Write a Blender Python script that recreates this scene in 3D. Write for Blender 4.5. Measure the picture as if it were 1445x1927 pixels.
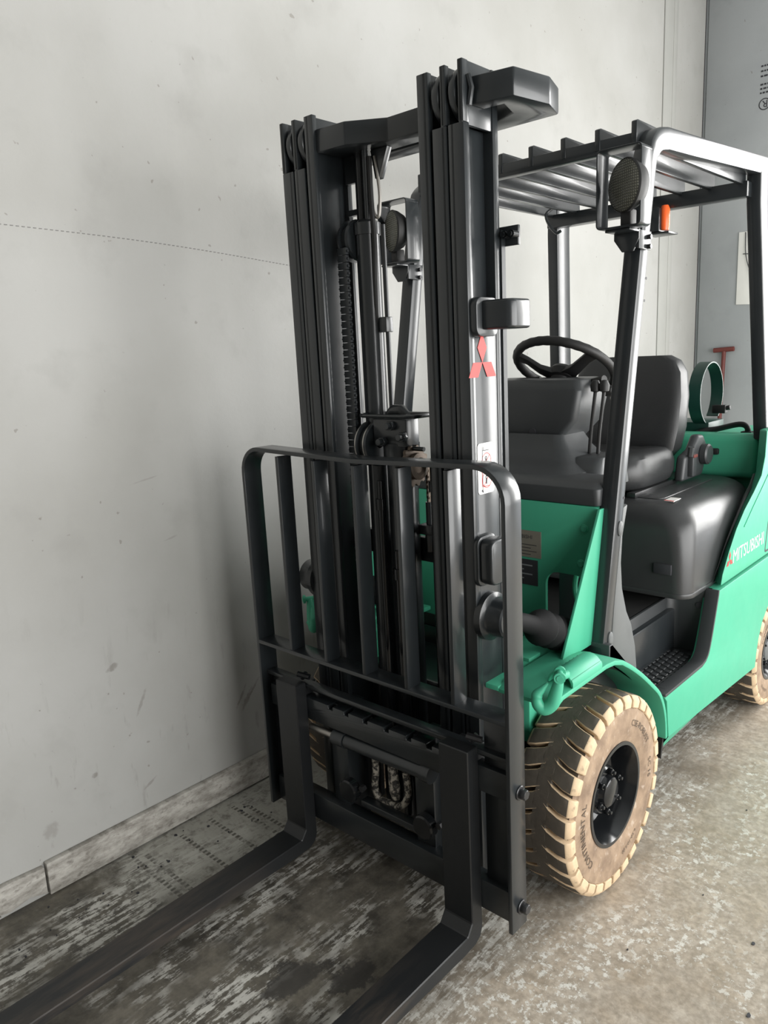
import bpy, bmesh, math, random
from mathutils import Vector, Matrix
random.seed(7)
for o in list(bpy.data.objects): bpy.data.objects.remove(o)
SC = bpy.context.scene
COL = SC.collection
# ------------------------------------------------------------------ camera
cd = bpy.data.cameras.new('camera'); cam = bpy.data.objects.new('camera', cd); COL.objects.link(cam)
cd.sensor_fit = 'HORIZONTAL'; cd.sensor_width = 36.0; cd.lens = 36.0*1433.6953/1445.0
cd.clip_start = 0.02; cd.clip_end = 60
_r = Vector((0.73816956, 0.67306613, -0.04569116)); _u = Vector((-0.10180765, 0.1780965, 0.97873226)); _f = Vector((-0.66688897, 0.71781866, -0.1999887))
cam.matrix_world = Matrix(((_r.x,_u.x,-_f.x,1.3678),(_r.y,_u.y,-_f.y,-1.8386),(_r.z,_u.z,-_f.z,1.5216),(0,0,0,1)))
SC.camera = cam
# ------------------------------------------------------------------ world, light, exposure
W = bpy.data.worlds.new('sky'); SC.world = W; W.use_nodes = True
W.node_tree.nodes['Background'].inputs[0].default_value = (0.86, 0.93, 1.0, 1)
W.node_tree.nodes['Background'].inputs[1].default_value = 1.0
def area(name, loc, rot, sx, sy, energy, col):
    l = bpy.data.lights.new(name, 'AREA'); l.shape = 'RECTANGLE'; l.size = sx; l.size_y = sy; l.energy = energy; l.color = col
    o = bpy.data.objects.new(name, l); COL.objects.link(o); o.location = loc; o.rotation_euler = rot
    return o
# daylight falling in through the wide door openings at the far right corner of the shed
area('door_daylight_right', (3.66, 0.35, 1.5), (0, math.radians(90), 0), 2.5, 5.3, 190, (1.0, 0.985, 0.955))
area('door_daylight_back', (1.90, 3.9, 2.0), (math.radians(-90), 0, 0), 1.65, 2.6, 125, (1.0, 0.985, 0.955))
SC.view_settings.view_transform = 'Standard'; SC.view_settings.look = 'None'
SC.view_settings.gamma = 1.0; SC.view_settings.use_curve_mapping = False
SC.view_settings.exposure = 0.48

# ------------------------------------------------------------------ materials
def nodes(name):
    m = bpy.data.materials.new(name); m.use_nodes = True
    nt = m.node_tree; b = nt.nodes['Principled BSDF']
    return m, nt, b
def N(nt, t, **k):
    n = nt.nodes.new(t)
    for a, v in k.items(): setattr(n, a, v)
    return n
def L(nt, a, b): nt.links.new(a, b)
def noise(nt, vec, scale, detail=4, rough=.55):
    n = N(nt, 'ShaderNodeTexNoise'); n.inputs['Scale'].default_value = scale; n.inputs['Detail'].default_value = detail; n.inputs['Roughness'].default_value = rough
    if vec is not None: L(nt, vec, n.inputs['Vector'])
    return n.outputs['Fac']
def ramp(nt, fac, stops):
    r = N(nt, 'ShaderNodeValToRGB'); L(nt, fac, r.inputs[0])
    e = r.color_ramp.elements
    while len(e) < len(stops): e.new(0.5)
    for el, (p, c) in zip(e, stops):
        el.position = p; el.color = (c, c, c, 1) if not isinstance(c, tuple) else (*c, 1)
    return r.outputs['Color']
def mix(nt, fac, a, b, mode='MIX'):
    n = N(nt, 'ShaderNodeMix', data_type='RGBA', blend_type=mode)
    for s, v in ((n.inputs[0], fac), (n.inputs[6], a), (n.inputs[7], b)):
        if hasattr(v, 'is_output'): L(nt, v, s)
        elif isinstance(v, tuple): s.default_value = (*v, 1)
        else: s.default_value = v
    return n.outputs[2]
def math_(nt, op, a, b=0.0, clamp=False):
    n = N(nt, 'ShaderNodeMath', operation=op); n.use_clamp = clamp
    for s, v in ((n.inputs[0], a), (n.inputs[1], b)):
        if hasattr(v, 'is_output'): L(nt, v, s)
        else: s.default_value = v
    return n.outputs[0]
def coords(nt, scale=(1,1,1), rot=(0,0,0)):
    g = N(nt, 'ShaderNodeNewGeometry'); mp = N(nt, 'ShaderNodeMapping')
    mp.inputs['Scale'].default_value = scale; mp.inputs['Rotation'].default_value = rot
    L(nt, g.outputs['Position'], mp.inputs[0]); return mp.outputs[0]
def bump(nt, b, h, strength, dist=.01):
    n = N(nt, 'ShaderNodeBump'); n.inputs['Strength'].default_value = strength; n.inputs['Distance'].default_value = dist
    L(nt, h, n.inputs['Height']); L(nt, n.outputs[0], b.inputs['Normal'])
def plain(name, col, rough=.5, metal=0., bumpy=0., bscale=60, var=0., spec=.5, coat=0.):
    m, nt, b = nodes(name)
    b.inputs['Base Color'].default_value = (*col, 1); b.inputs['Roughness'].default_value = rough; b.inputs['Metallic'].default_value = metal
    b.inputs['Specular IOR Level'].default_value = spec; b.inputs['Coat Weight'].default_value = coat; b.inputs['Coat Roughness'].default_value = .12
    v = coords(nt)
    if var:
        f = noise(nt, v, 9, 5)
        c = mix(nt, f, tuple(x*(1-var) for x in col), tuple(min(1, x*(1+var)) for x in col))
        L(nt, c, b.inputs['Base Color'])
        r = N(nt, 'ShaderNodeMapRange'); L(nt, noise(nt, v, 14, 5), r.inputs[0]); r.inputs[3].default_value = rough*.75; r.inputs[4].default_value = min(1, rough*1.3)
        L(nt, r.outputs[0], b.inputs['Roughness'])
    if bumpy: bump(nt, b, noise(nt, v, bscale, 3), bumpy, .004)
    return m
M = {}
M['black'] = plain('black_paint', (.015,.018,.020), .32, var=.25, bumpy=.06, bscale=35, coat=.3)
M['blackgloss'] = plain('black_gloss', (.008,.009,.010), .16, var=.2)
M['plastic'] = plain('dark_plastic', (.036,.039,.041), .42, bumpy=.12, bscale=900, var=.1)
M['hood'] = plain('hood_plastic', (.032,.033,.034), .34, bumpy=.08, bscale=500, var=.12)
M['grey_plastic'] = plain('grey_plastic', (.10,.105,.105), .5, var=.15, bumpy=.1, bscale=600)
M['vinyl'] = plain('seat_vinyl', (.022,.023,.024), .38, bumpy=.12, bscale=420, var=.15)
M['green'] = plain('green_paint', (.055,.35,.215), .48, var=.07, bumpy=.03, bscale=30, spec=.4)
M['darkgreen'] = plain('dark_green_paint', (.008,.045,.034), .4, var=.15)
M['steel'] = plain('worn_steel', (.42,.40,.37), .38, metal=1., var=.2)
M['chain'] = plain('chain_steel', (.12,.092,.070), .55, metal=.5, var=.3)
M['bolt'] = plain('bolt_dark', (.05,.05,.052), .3, metal=.6)
M['rubber'] = plain('black_rubber', (.010,.010,.010), .55, var=.2)
M['red'] = plain('emblem_red', (.60,.035,.03), .5)
M['redpaint'] = plain('old_red_paint', (.13,.028,.022), .55, var=.3)
M['orange'] = plain('orange_lens', (.90,.14,.03), .3)
M['white'] = plain('white_print', (.80,.82,.80), .5)
M['label'] = plain('white_label', (.78,.77,.74), .5, var=.06)
M['ink'] = plain('dark_ink', (.03,.03,.035), .6)
M['paleink'] = plain('pale_ink', (.20,.21,.215), .7)
M['pencil'] = plain('pencil', (.20,.197,.19), .8)
M['plate'] = plain('data_plate', (.20,.185,.15), .5, var=.2)
M['tyreink'] = plain('tyre_letter', (.085,.060,.042), .8)
def m_flake():
    m, nt, b = nodes('flaked_hose'); f = noise(nt, coords(nt), 70, 6, .7)
    L(nt, mix(nt, ramp(nt, f, [(.47, 0.), (.56, 1.)]), (.02,.018,.016), (.34,.31,.26)), b.inputs['Base Color']); b.inputs['Roughness'].default_value = .6
    bump(nt, b, f, .5, .004); return m
M['hosepaint'] = m_flake()
M['boot'] = plain('boot_rubber', (.006,.006,.0065), .75, spec=.2)
M['trimgrey'] = plain('trim_grey', (.36,.36,.34), .7, var=.08)

def m_fork():
    m, nt, b = nodes('fork_steel'); v = coords(nt, (14, 2.2, 14)); f = noise(nt, v, 1.2, 6, .65)
    g = N(nt, 'ShaderNodeNewGeometry'); s = N(nt, 'ShaderNodeSeparateXYZ'); L(nt, g.outputs['Position'], s.inputs[0])
    w = N(nt, 'ShaderNodeMapRange'); L(nt, s.outputs[1], w.inputs[0]); w.inputs[1].default_value = -.62; w.inputs[2].default_value = -.85
    k = math_(nt, 'MULTIPLY', ramp(nt, f, [(.42, 0.), (.62, 1.)]), w.outputs[0])
    L(nt, mix(nt, k, (.010,.011,.012), (.050,.040,.032)), b.inputs['Base Color']); b.inputs['Roughness'].default_value = .42
    bump(nt, b, f, .1); return m
M['fork'] = m_fork()
def m_lens():
    m, nt, b = nodes('ribbed_lens'); g = N(nt, 'ShaderNodeNewGeometry'); s = N(nt, 'ShaderNodeSeparateXYZ'); L(nt, g.outputs['Position'], s.inputs[0])
    a = math_(nt, 'ABSOLUTE', math_(nt, 'SINE', math_(nt, 'MULTIPLY', s.outputs[0], 480))); c = math_(nt, 'ABSOLUTE', math_(nt, 'SINE', math_(nt, 'MULTIPLY', s.outputs[2], 480)))
    h = math_(nt, 'MINIMUM', a, c)
    L(nt, mix(nt, h, (.035,.035,.028), (.17,.17,.135)), b.inputs['Base Color']); b.inputs['Roughness'].default_value = .25
    bump(nt, b, h, .5, .004); return m
M['lens'] = m_lens()
def m_tyre(name, side):
    m, nt, b = nodes(name); v = coords(nt); f = noise(nt, v, 14, 6, .6); f2 = noise(nt, coords(nt, (1,1,1)), 45, 4)
    if side == 'tread': c = mix(nt, f, (.045,.038,.030), (.105,.088,.068))
    elif side == 'lug': c = mix(nt, f, (.40,.29,.175), (.66,.50,.33))
    else:
        c = mix(nt, ramp(nt, f, [(.35, 0.), (.68, 1.)]), (.17,.115,.075), (.33,.235,.155))
    c = mix(nt, ramp(nt, f2, [(.60, 0.), (.72, .5)]), c, (.12,.09,.06) if side != 'side' else (.45,.38,.31))
    L(nt, c, b.inputs['Base Color']); b.inputs['Roughness'].default_value = .75
    bump(nt, b, f2, .15); return m
M['tread'] = m_tyre('tyre_tread', 'tread'); M['lug'] = m_tyre('tyre_lug_side', 'lug'); M['sidewall'] = m_tyre('tyre_sidewall', 'side')

def m_floor():
    m, nt, b = nodes('stained_concrete')
    v = coords(nt); vs = coords(nt, (16, 2.2, 1), (0, 0, math.radians(-4)))
    g = N(nt, 'ShaderNodeNewGeometry'); s = N(nt, 'ShaderNodeSeparateXYZ'); L(nt, g.outputs['Position'], s.inputs[0])
    n1 = noise(nt, v, 2.3, 8, .65); n2 = noise(nt, v, 9, 8, .7); n3 = noise(nt, v, 60, 4)
    base = mix(nt, ramp(nt, n1, [(.34, 0.), (.66, 1.)]), (.26,.205,.145), (.47,.405,.325))
    base = mix(nt, ramp(nt, n2, [(.36, 0.), (.66, 1.)]), base, (.36,.32,.265))
    base = mix(nt, ramp(nt, n3, [(.32, .55), (.6, 0.)]), base, (.17,.14,.105))
    n4 = noise(nt, v, 24, 7, .75)
    base = mix(nt, ramp(nt, n4, [(.38, .55), (.52, 0.)]), base, (.21,.175,.13))
    base = mix(nt, ramp(nt, n4, [(.54, 0.), (.70, .6)]), base, (.52,.46,.38))
    # greyer, darker bay from the truck's middle to the wall
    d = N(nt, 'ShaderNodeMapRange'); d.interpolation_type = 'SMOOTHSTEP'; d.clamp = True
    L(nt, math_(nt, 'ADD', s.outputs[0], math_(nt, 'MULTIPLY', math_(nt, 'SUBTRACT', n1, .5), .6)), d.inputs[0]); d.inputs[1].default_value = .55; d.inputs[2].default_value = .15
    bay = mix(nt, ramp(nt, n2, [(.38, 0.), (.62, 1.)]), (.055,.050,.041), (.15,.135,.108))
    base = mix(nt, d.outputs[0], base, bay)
    # worn white paint: streaked flakes dragged along the driving direction
    st = noise(nt, vs, 4.0, 8, .72); bl = noise(nt, v, 26, 8, .75); big = noise(nt, coords(nt, (1.5, 1.0, 1)), 3.1, 4, .6)
    near = ramp(nt, math_(nt, 'ADD', math_(nt, 'MULTIPLY', st, .62), math_(nt, 'MULTIPLY', bl, .38)), [(.485, 0.), (.53, 1.)])
    far = ramp(nt, math_(nt, 'ADD', math_(nt, 'MULTIPLY', st, .22), math_(nt, 'MULTIPLY', noise(nt, v, 40, 8, .75), .78)), [(.525, 0.), (.555, 1.)])
    pm = N(nt, 'ShaderNodeMix', data_type='FLOAT'); L(nt, d.outputs[0], pm.inputs[0]); L(nt, far, pm.inputs[2]); L(nt, near, pm.inputs[3])
    for (ox, oy, r_, amp) in ((.42,-.52,.34,.12), (-.02,-.92,.22,.12), (-.50,-1.02,.16,.12), (.58,.25,.14,.08), (.95,-.25,.25,-.06), (.85,.3,.3,-.06), (.16,-.72,.20,-.14), (-.2,-1.15,.25,-.10)):
        dx = math_(nt, 'ADD', s.outputs[0], -ox); dy = math_(nt, 'ADD', s.outputs[1], -oy)
        q = math_(nt, 'SQRT', math_(nt, 'ADD', math_(nt, 'MULTIPLY', dx, dx), math_(nt, 'MULTIPLY', math_(nt, 'MULTIPLY', dy, dy), .5)))
        big = math_(nt, 'ADD', big, math_(nt, 'MULTIPLY', math_(nt, 'SUBTRACT', 1.0, math_(nt, 'DIVIDE', q, r_), True), amp))
    mask = math_(nt, 'MULTIPLY', pm.outputs[0], ramp(nt, big, [(.44, .03), (.58, 1.)]))
    mask = math_(nt, 'MULTIPLY', mask, .92)
    paint = mix(nt, n2, (.46,.45,.41), (.68,.67,.62))
    base = mix(nt, mask, base, paint)
    # pale strip of paint beside the wall with rows of short tyre-print dashes across it
    wz = N(nt, 'ShaderNodeMapRange'); wz.clamp = True; wz.interpolation_type = 'SMOOTHSTEP'
    L(nt, math_(nt, 'ADD', s.outputs[0], math_(nt, 'MULTIPLY', math_(nt, 'SUBTRACT', n2, .5), .25)), wz.inputs[0]); wz.inputs[1].default_value = -.40; wz.inputs[2].default_value = -.47
    wy = N(nt, 'ShaderNodeMapRange'); wy.clamp = True; wy.interpolation_type = 'SMOOTHSTEP'
    L(nt, math_(nt, 'ADD', s.outputs[1], math_(nt, 'MULTIPLY', math_(nt, 'SUBTRACT', n2, .5), .5)), wy.inputs[0]); wy.inputs[1].default_value = -.98; wy.inputs[2].default_value = -.80
    ws = math_(nt, 'MULTIPLY', math_(nt, 'MULTIPLY', wz.outputs[0], wy.outputs[0]), ramp(nt, bl, [(.36, .25), (.5, 1.)]))
    base = mix(nt, math_(nt, 'MULTIPLY', ws, .8), base, mix(nt, n2, (.30,.295,.26), (.44,.43,.385)))
    acc = None
    for yy in (-.835, -.80, -.670, -.556, -.462, -.425):
        a = math_(nt, 'LESS_THAN', math_(nt, 'ABSOLUTE', math_(nt, 'ADD', s.outputs[1], -yy)), .0075)
        acc = a if acc is None else math_(nt, 'MAXIMUM', acc, a)
    dash = math_(nt, 'GREATER_THAN', math_(nt, 'SINE', math_(nt, 'MULTIPLY', s.outputs[0], 330)), -.1)
    xr = math_(nt, 'MULTIPLY', math_(nt, 'LESS_THAN', s.outputs[0], -.36), math_(nt, 'GREATER_THAN', s.outputs[0], -.70))
    dm = math_(nt, 'MULTIPLY', math_(nt, 'MULTIPLY', math_(nt, 'MULTIPLY', acc, dash), xr), ramp(nt, n2, [(.36, 0.), (.48, .85)]))
    base = mix(nt, dm, base, (.06,.054,.044))
    # oil blots
    for (ox, oy, r_) in ((.05,-.836,.07), (.16,-.74,.05)):
        dx = math_(nt, 'ADD', s.outputs[0], -ox); dy = math_(nt, 'ADD', s.outputs[1], -oy)
        q = math_(nt, 'SQRT', math_(nt, 'ADD', math_(nt, 'MULTIPLY', dx, dx), math_(nt, 'MULTIPLY', math_(nt, 'MULTIPLY', dy, dy), .35)))
        q = math_(nt, 'ADD', q, math_(nt, 'MULTIPLY', math_(nt, 'SUBTRACT', n2, .5), .22))
        k = ramp(nt, math_(nt, 'DIVIDE', q, r_), [(.55, .8), (.75, 0.)])
        base = mix(nt, k, base, (.045,.042,.038))
    L(nt, base, b.inputs['Base Color'])
    rr = N(nt, 'ShaderNodeMapRange'); L(nt, n2, rr.inputs[0]); rr.inputs[1].default_value = .3; rr.inputs[2].default_value = .7; rr.inputs[3].default_value = .42; rr.inputs[4].default_value = .72
    L(nt, rr.outputs[0], b.inputs['Roughness'])
    bump(nt, b, math_(nt, 'ADD', n3, math_(nt, 'MULTIPLY', mask, .5)), .22, .004)
    return m
M['floor'] = m_floor()
def m_wall(name, c0, c1, scuffs=()):
    m, nt, b = nodes(name); v = coords(nt)
    g = N(nt, 'ShaderNodeNewGeometry'); s = N(nt, 'ShaderNodeSeparateXYZ'); L(nt, g.outputs['Position'], s.inputs[0])
    n1 = noise(nt, v, 1.1, 6, .55); n2 = noise(nt, v, 5, 6, .6)
    c = mix(nt, ramp(nt, n1, [(.40, 0.), (.60, 1.)]), c0, c1)
    c = mix(nt, ramp(nt, n2, [(.56, 0.), (.70, .35)]), c, tuple(x*.86 for x in c0))
    fl = noise(nt, v, 38, 2, .4)
    c = mix(nt, ramp(nt, fl, [(.745, 0.), (.77, .55)]), c, (.18,.165,.14))
    sm = noise(nt, coords(nt, (1, 9, 2.2), (math.radians(28), 0, 0)), 2.6, 5, .6)
    lowr = N(nt, 'ShaderNodeMapRange'); lowr.clamp = True; L(nt, s.outputs[2], lowr.inputs[0]); lowr.inputs[1].default_value = .95; lowr.inputs[2].default_value = .15
    c = mix(nt, math_(nt, 'MULTIPLY', ramp(nt, sm, [(.60, 0.), (.72, .6)]), lowr.outputs[0]), c, (.20,.19,.17))
    for (py, pz, ly, lz, ang, k) in scuffs:
        ca, sa = math.cos(ang), math.sin(ang)
        dy = math_(nt, 'ADD', s.outputs[1], -py); dz = math_(nt, 'ADD', s.outputs[2], -pz)
        a = math_(nt, 'DIVIDE', math_(nt, 'ADD', math_(nt, 'MULTIPLY', dy, ca), math_(nt, 'MULTIPLY', dz, sa)), ly)
        d = math_(nt, 'DIVIDE', math_(nt, 'SUBTRACT', math_(nt, 'MULTIPLY', dz, ca), math_(nt, 'MULTIPLY', dy, sa)), lz)
        q = math_(nt, 'ADD', math_(nt, 'MULTIPLY', a, a), math_(nt, 'MULTIPLY', d, d))
        q = math_(nt, 'ADD', q, math_(nt, 'MULTIPLY', math_(nt, 'SUBTRACT', noise(nt, v, 60, 4), .5), 2.4))
        c = mix(nt, ramp(nt, q, [(.2, k*.75), (1.1, 0.)]), c, (.16,.145,.125))
    L(nt, c, b.inputs['Base Color']); b.inputs['Roughness'].default_value = .62
    bump(nt, b, math_(nt, 'ADD', n2, math_(nt, 'MULTIPLY', noise(nt, v, 30, 5), .25)), .25, .012)
    return m
SCUFF = [(-.31,.33,.05,.012,.9,.8), (-.335,.35,.05,.006,1.0,.7), (-.28,.36,.05,.006,.85,.7), (-.80,.62,.022,.012,.4,.75), (-.72,.47,.05,.007,1.1,.55),
         (-.90,.30,.012,.010,.3,.8), (-1.05,.19,.03,.025,1.,.45), (-.72,.19,.03,.006,.5,.6), (-.55,.98,.03,.004,.2,.35), (-.62,1.18,.06,.003,.15,.35)]
M['wall'] = m_wall('white_wall', (.36,.356,.336), (.405,.402,.386), SCUFF)
M['wallback'] = m_wall('grey_board', (.31,.325,.335), (.36,.375,.385))
M['walldark'] = plain('shed_wall', (.22,.215,.205), .8, var=.1)
M['ceil'] = plain('ceiling', (.40,.42,.43), .8)
def m_base():
    m, nt, b = nodes('dirty_baseboard'); v = coords(nt, (1, 3, 9)); f = noise(nt, v, 4, 7, .7); f2 = noise(nt, coords(nt, (1,2,3), (.5,0,0)), 16, 5, .6)
    c = mix(nt, ramp(nt, f, [(.34, 0.), (.62, 1.)]), (.20,.185,.16), (.46,.44,.40))
    c = mix(nt, ramp(nt, f2, [(.55, 0.), (.68, .7)]), c, (.15,.135,.115))
    L(nt, c, b.inputs['Base Color']); b.inputs['Roughness'].default_value = .75; bump(nt, b, f2, .4, .006); return m
M['base'] = m_base()

# ------------------------------------------------------------------ mesh helpers
class MB:
    def __init__(s): s.v = []; s.f = []; s.mi = []
    def add(s, verts, faces, mi=0):
        o = len(s.v); s.v += [tuple(p) for p in verts]; s.f += [tuple(i+o for i in f) for f in faces]; s.mi += [mi]*len(faces); return s
    def box(s, x0, x1, y0, y1, z0, z1, mi=0):
        return s.add([(x0,y0,z0),(x1,y0,z0),(x1,y1,z0),(x0,y1,z0),(x0,y0,z1),(x1,y0,z1),(x1,y1,z1),(x0,y1,z1)],
                     [(0,3,2,1),(4,5,6,7),(0,1,5,4),(1,2,6,5),(2,3,7,6),(3,0,4,7)], mi)
    def prism(s, poly, axis, a, b, mi=0):
        """polygon in the other two axes (order xy / xz / yz) pushed along axis from a to b"""
        def mk(p, t): return {'x': (t,p[0],p[1]), 'y': (p[0],t,p[1]), 'z': (p[0],p[1],t)}[axis]
        n = len(poly)
        return s.add([mk(p,a) for p in poly]+[mk(p,b) for p in poly],
                     [tuple(range(n))[::-1], tuple(range(n,2*n))]+[(i,(i+1)%n,n+(i+1)%n,n+i) for i in range(n)], mi)
    def tube(s, pts, r, n=10, cap=True, mi=0, closed=False):
        pts = [Vector(p) for p in pts]; k = len(pts); rs = r if isinstance(r, (list, tuple)) else [r]*k
        vs = []; up = None
        for i, p in enumerate(pts):
            t = (pts[(i+1) % k]-pts[i-1]) if closed else (pts[min(i+1,k-1)]-pts[max(i-1,0)])
            t.normalize()
            if up is None: up = Vector((0,0,1)) if abs(t.z) < .9 else Vector((1,0,0))
            a = t.cross(up).normalized(); up = a.cross(t).normalized()
            vs += [p+rs[i]*(math.cos(2*math.pi*j/n)*a+math.sin(2*math.pi*j/n)*up) for j in range(n)]
        fs = []
        for i in range(k if closed else k-1):
            i2 = (i+1) % k
            fs += [(i*n+j, i*n+(j+1)%n, i2*n+(j+1)%n, i2*n+j) for j in range(n)]
        if cap and not closed: fs += [tuple(range(n)), tuple(range((k-1)*n, k*n))[::-1]]
        return s.add(vs, fs, mi)
    def cyl(s, p0, p1, r, n=20, mi=0): return s.tube([p0, p1], r, n, True, mi)
    def lathe(s, prof, c, axis='x', n=40, mi=0):
        """prof = [(radius, offset along axis)]"""
        vs = []; fs = []; k = len(prof)
        for j in range(n):
            a = 2*math.pi*j/n; ca, sa = math.cos(a), math.sin(a)
            for r, t in prof:
                vs.append({'x': (c[0]+t, c[1]+r*ca, c[2]+r*sa), 'y': (c[0]+r*ca, c[1]+t, c[2]+r*sa), 'z': (c[0]+r*ca, c[1]+r*sa, c[2]+t)}[axis])
        for j in range(n):
            j2 = (j+1) % n
            fs += [(j*k+i, j*k+i+1, j2*k+i+1, j2*k+i) for i in range(k-1)]
        return s.add(vs, fs, mi)
    def sweep(s, path, wdir, w0, w1, th, mi=0, inner=1):
        """strap: path points, section spans w0..w1 along wdir and th across the path (towards the inside)"""
        P = [Vector(p) for p in path]; wd = Vector(wdir).normalized(); vs = []
        for i, p in enumerate(P):
            t0 = (P[i]-P[i-1]).normalized() if i else (P[1]-P[0]).normalized()
            t1 = (P[i+1]-P[i]).normalized() if i < len(P)-1 else t0
            n0 = t0.cross(wd); n1 = t1.cross(wd); nn = (n0+n1); nn = nn/max(.2, nn.length_squared/2)
            o = nn*th*inner
            vs += [p+wd*w0, p+wd*w1, p+wd*w1+o, p+wd*w0+o]
        k = len(P); fs = [(0,1,2,3), tuple(4*(k-1)+q for q in (3,2,1,0))]
        for i in range(k-1):
            fs += [(4*i+q, 4*i+(q+1)%4, 4*i+4+(q+1)%4, 4*i+4+q) for q in range(4)]
        return s.add(vs, fs, mi)
    def loft(s, rings, cap=True, mi=0):
        n = len(rings[0]); vs = [p for r in rings for p in r]; fs = []
        for i in range(len(rings)-1): fs += [(i*n+j, i*n+(j+1)%n, (i+1)*n+(j+1)%n, (i+1)*n+j) for j in range(n)]
        if cap: fs += [tuple(range(n))[::-1], tuple(range((len(rings)-1)*n, len(rings)*n))]
        return s.add(vs, fs, mi)
    def xf(s, fn): s.v = [tuple(fn(*p)) for p in s.v]; return s
    def mirror(s): s.v = [(-x,y,z) for x,y,z in s.v]; s.f = [f[::-1] for f in s.f]; return s
    def mesh(s, name, mats, bevel=0, seg=2, ang=32, smooth=True):
        me = bpy.data.meshes.new(name); me.from_pydata(s.v, [], s.f)
        for i, p in enumerate(me.polygons): p.material_index = s.mi[i]
        bm = bmesh.new(); bm.from_mesh(me); bmesh.ops.recalc_face_normals(bm, faces=bm.faces)
        if bevel:
            es = [e for e in bm.edges if len(e.link_faces) == 2 and e.calc_face_angle(0) > math.radians(ang)]
            bmesh.ops.bevel(bm, geom=es, offset=bevel, segments=seg, affect='EDGES', clamp_overlap=True, profile=.5)
        bm.to_mesh(me); bm.free()
        for mt in (mats if isinstance(mats, (list, tuple)) else [mats]): me.materials.append(M[mt] if isinstance(mt, str) else mt)
        if smooth:
            me.polygons.foreach_set('use_smooth', [True]*len(me.polygons)); me.set_sharp_from_angle(angle=math.radians(38))
        return me
    def build(s, name, mats, parent=None, bevel=0, seg=2, ang=32, smooth=True, label=None):
        return link(name, s.mesh(name, mats, bevel, seg, ang, smooth), parent, label)
def link(name, me, parent=None, label=None):
    o = bpy.data.objects.new(name, me); COL.objects.link(o)
    if parent is not None: o.parent = parent
    if label: o['label'] = label
    return o
def top(o, label, cat, kind=None, group=None):
    o['label'] = label; o['category'] = cat
    if kind: o['kind'] = kind
    if group: o['group'] = group
    return o
def struct(o, label=None):
    o['kind'] = 'structure'
    if label: o['label'] = label
    return o
def text_mesh(body, size):
    """flat letters as (verts, faces), left baseline at the origin, in the xy plane"""
    cu = bpy.data.curves.new('t', 'FONT'); cu.body = body; cu.size = size; cu.resolution_u = 2
    o = bpy.data.objects.new('t', cu); COL.objects.link(o)
    dg = bpy.context.evaluated_depsgraph_get(); dg.update()
    me = bpy.data.meshes.new_from_object(o.evaluated_get(dg))
    vs = [tuple(v.co) for v in me.vertices]; fs = [tuple(p.vertices) for p in me.polygons]
    bpy.data.objects.remove(o); bpy.data.curves.remove(cu); bpy.data.meshes.remove(me)
    return vs, fs
def arc(c, r, a0, a1, n): return [(c[0]+r*math.cos(math.radians(a0+(a1-a0)*i/n)), c[1]+r*math.sin(math.radians(a0+(a1-a0)*i/n))) for i in range(n+1)]
def rrect(x0, x1, y0, y1, r, n=4):
    return arc((x1-r,y1-r),r,0,90,n)+arc((x0+r,y1-r),r,90,180,n)+arc((x0+r,y0+r),r,180,270,n)+arc((x1-r,y0+r),r,270,360,n)
def hexbolt(mb, p, d, r, h, mi=0):
    d = Vector(d); p = Vector(p); return mb.tube([p, p+d*h], r, 6, True, mi)
def bezier(pts, n=8):
    """Catmull-Rom through pts"""
    P = [Vector(p) for p in pts]; P = [P[0]*2-P[1]]+P+[P[-1]*2-P[-2]]; out = []
    for i in range(1, len(P)-2):
        for k in range(n):
            t = k/n; a, b, c, d = P[i-1:i+3]
            out.append(.5*((2*b)+(c-a)*t+(2*a-5*b+4*c-d)*t*t+(3*b-a-3*c+d)*t**3))
    return out+[P[-2]]

# ------------------------------------------------------------------ the room
XW = -.77; YB = 3.85; ZC = 4.2; XR = 3.7; YF = -4.6
struct(MB().box(XW-.15, XR+3, YF-.15, YB+.15, -.2, 0).build('floor', 'floor', smooth=False), 'stained concrete floor with worn white paint')
wl = struct(MB().box(XW-.15, XW, YF-.15, YB+.15, 0, ZC).build('wall_left', 'wall', smooth=False), 'white painted wall with scuffs and hairline seams')
wb = struct(MB().box(XW, 1.05, YB, YB+.15, 0, ZC).box(1.05, 2.75, YB, YB+.15, 3.4, ZC).box(2.75, XR, YB, YB+.15, 0, ZC).build('wall_back', 'wallback', smooth=False), 'grey sheet wall at the far end')
struct(MB().box(XW, XR+.15, YF-.15, YF, 0, ZC).build('wall_front', 'walldark', smooth=False))
struct(MB().box(XW-.15, XR+.15, YF-.15, YB+.15, ZC, ZC+.12).build('ceiling', 'ceil', smooth=False))
# right wall with the roller-door opening the daylight comes through
wr = MB(); wr.box(XR, XR+.15, YF, -2.3, 0, ZC); wr.box(XR, XR+.15, -2.3, 3.0, 2.8, ZC); wr.box(XR, XR+.15, 3.0, YB, 0, ZC)
struct(wr.build('wall_right', 'walldark', smooth=False))
# vertical batten and corner strip on the left wall
struct(MB().box(XW, XW+.008, 3.17, 3.36, 0, ZC).box(XW, XW+.011, 3.30, 3.36, 0, ZC).build('trim_1', 'trimgrey', bevel=.003), 'grey vertical batten on the white wall')
struct(MB().box(XW, XW+.004, YB-.016, YB-.012, 0, ZC).build('trim_2', 'ink'), 'dark line in the corner of the two walls')
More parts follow.
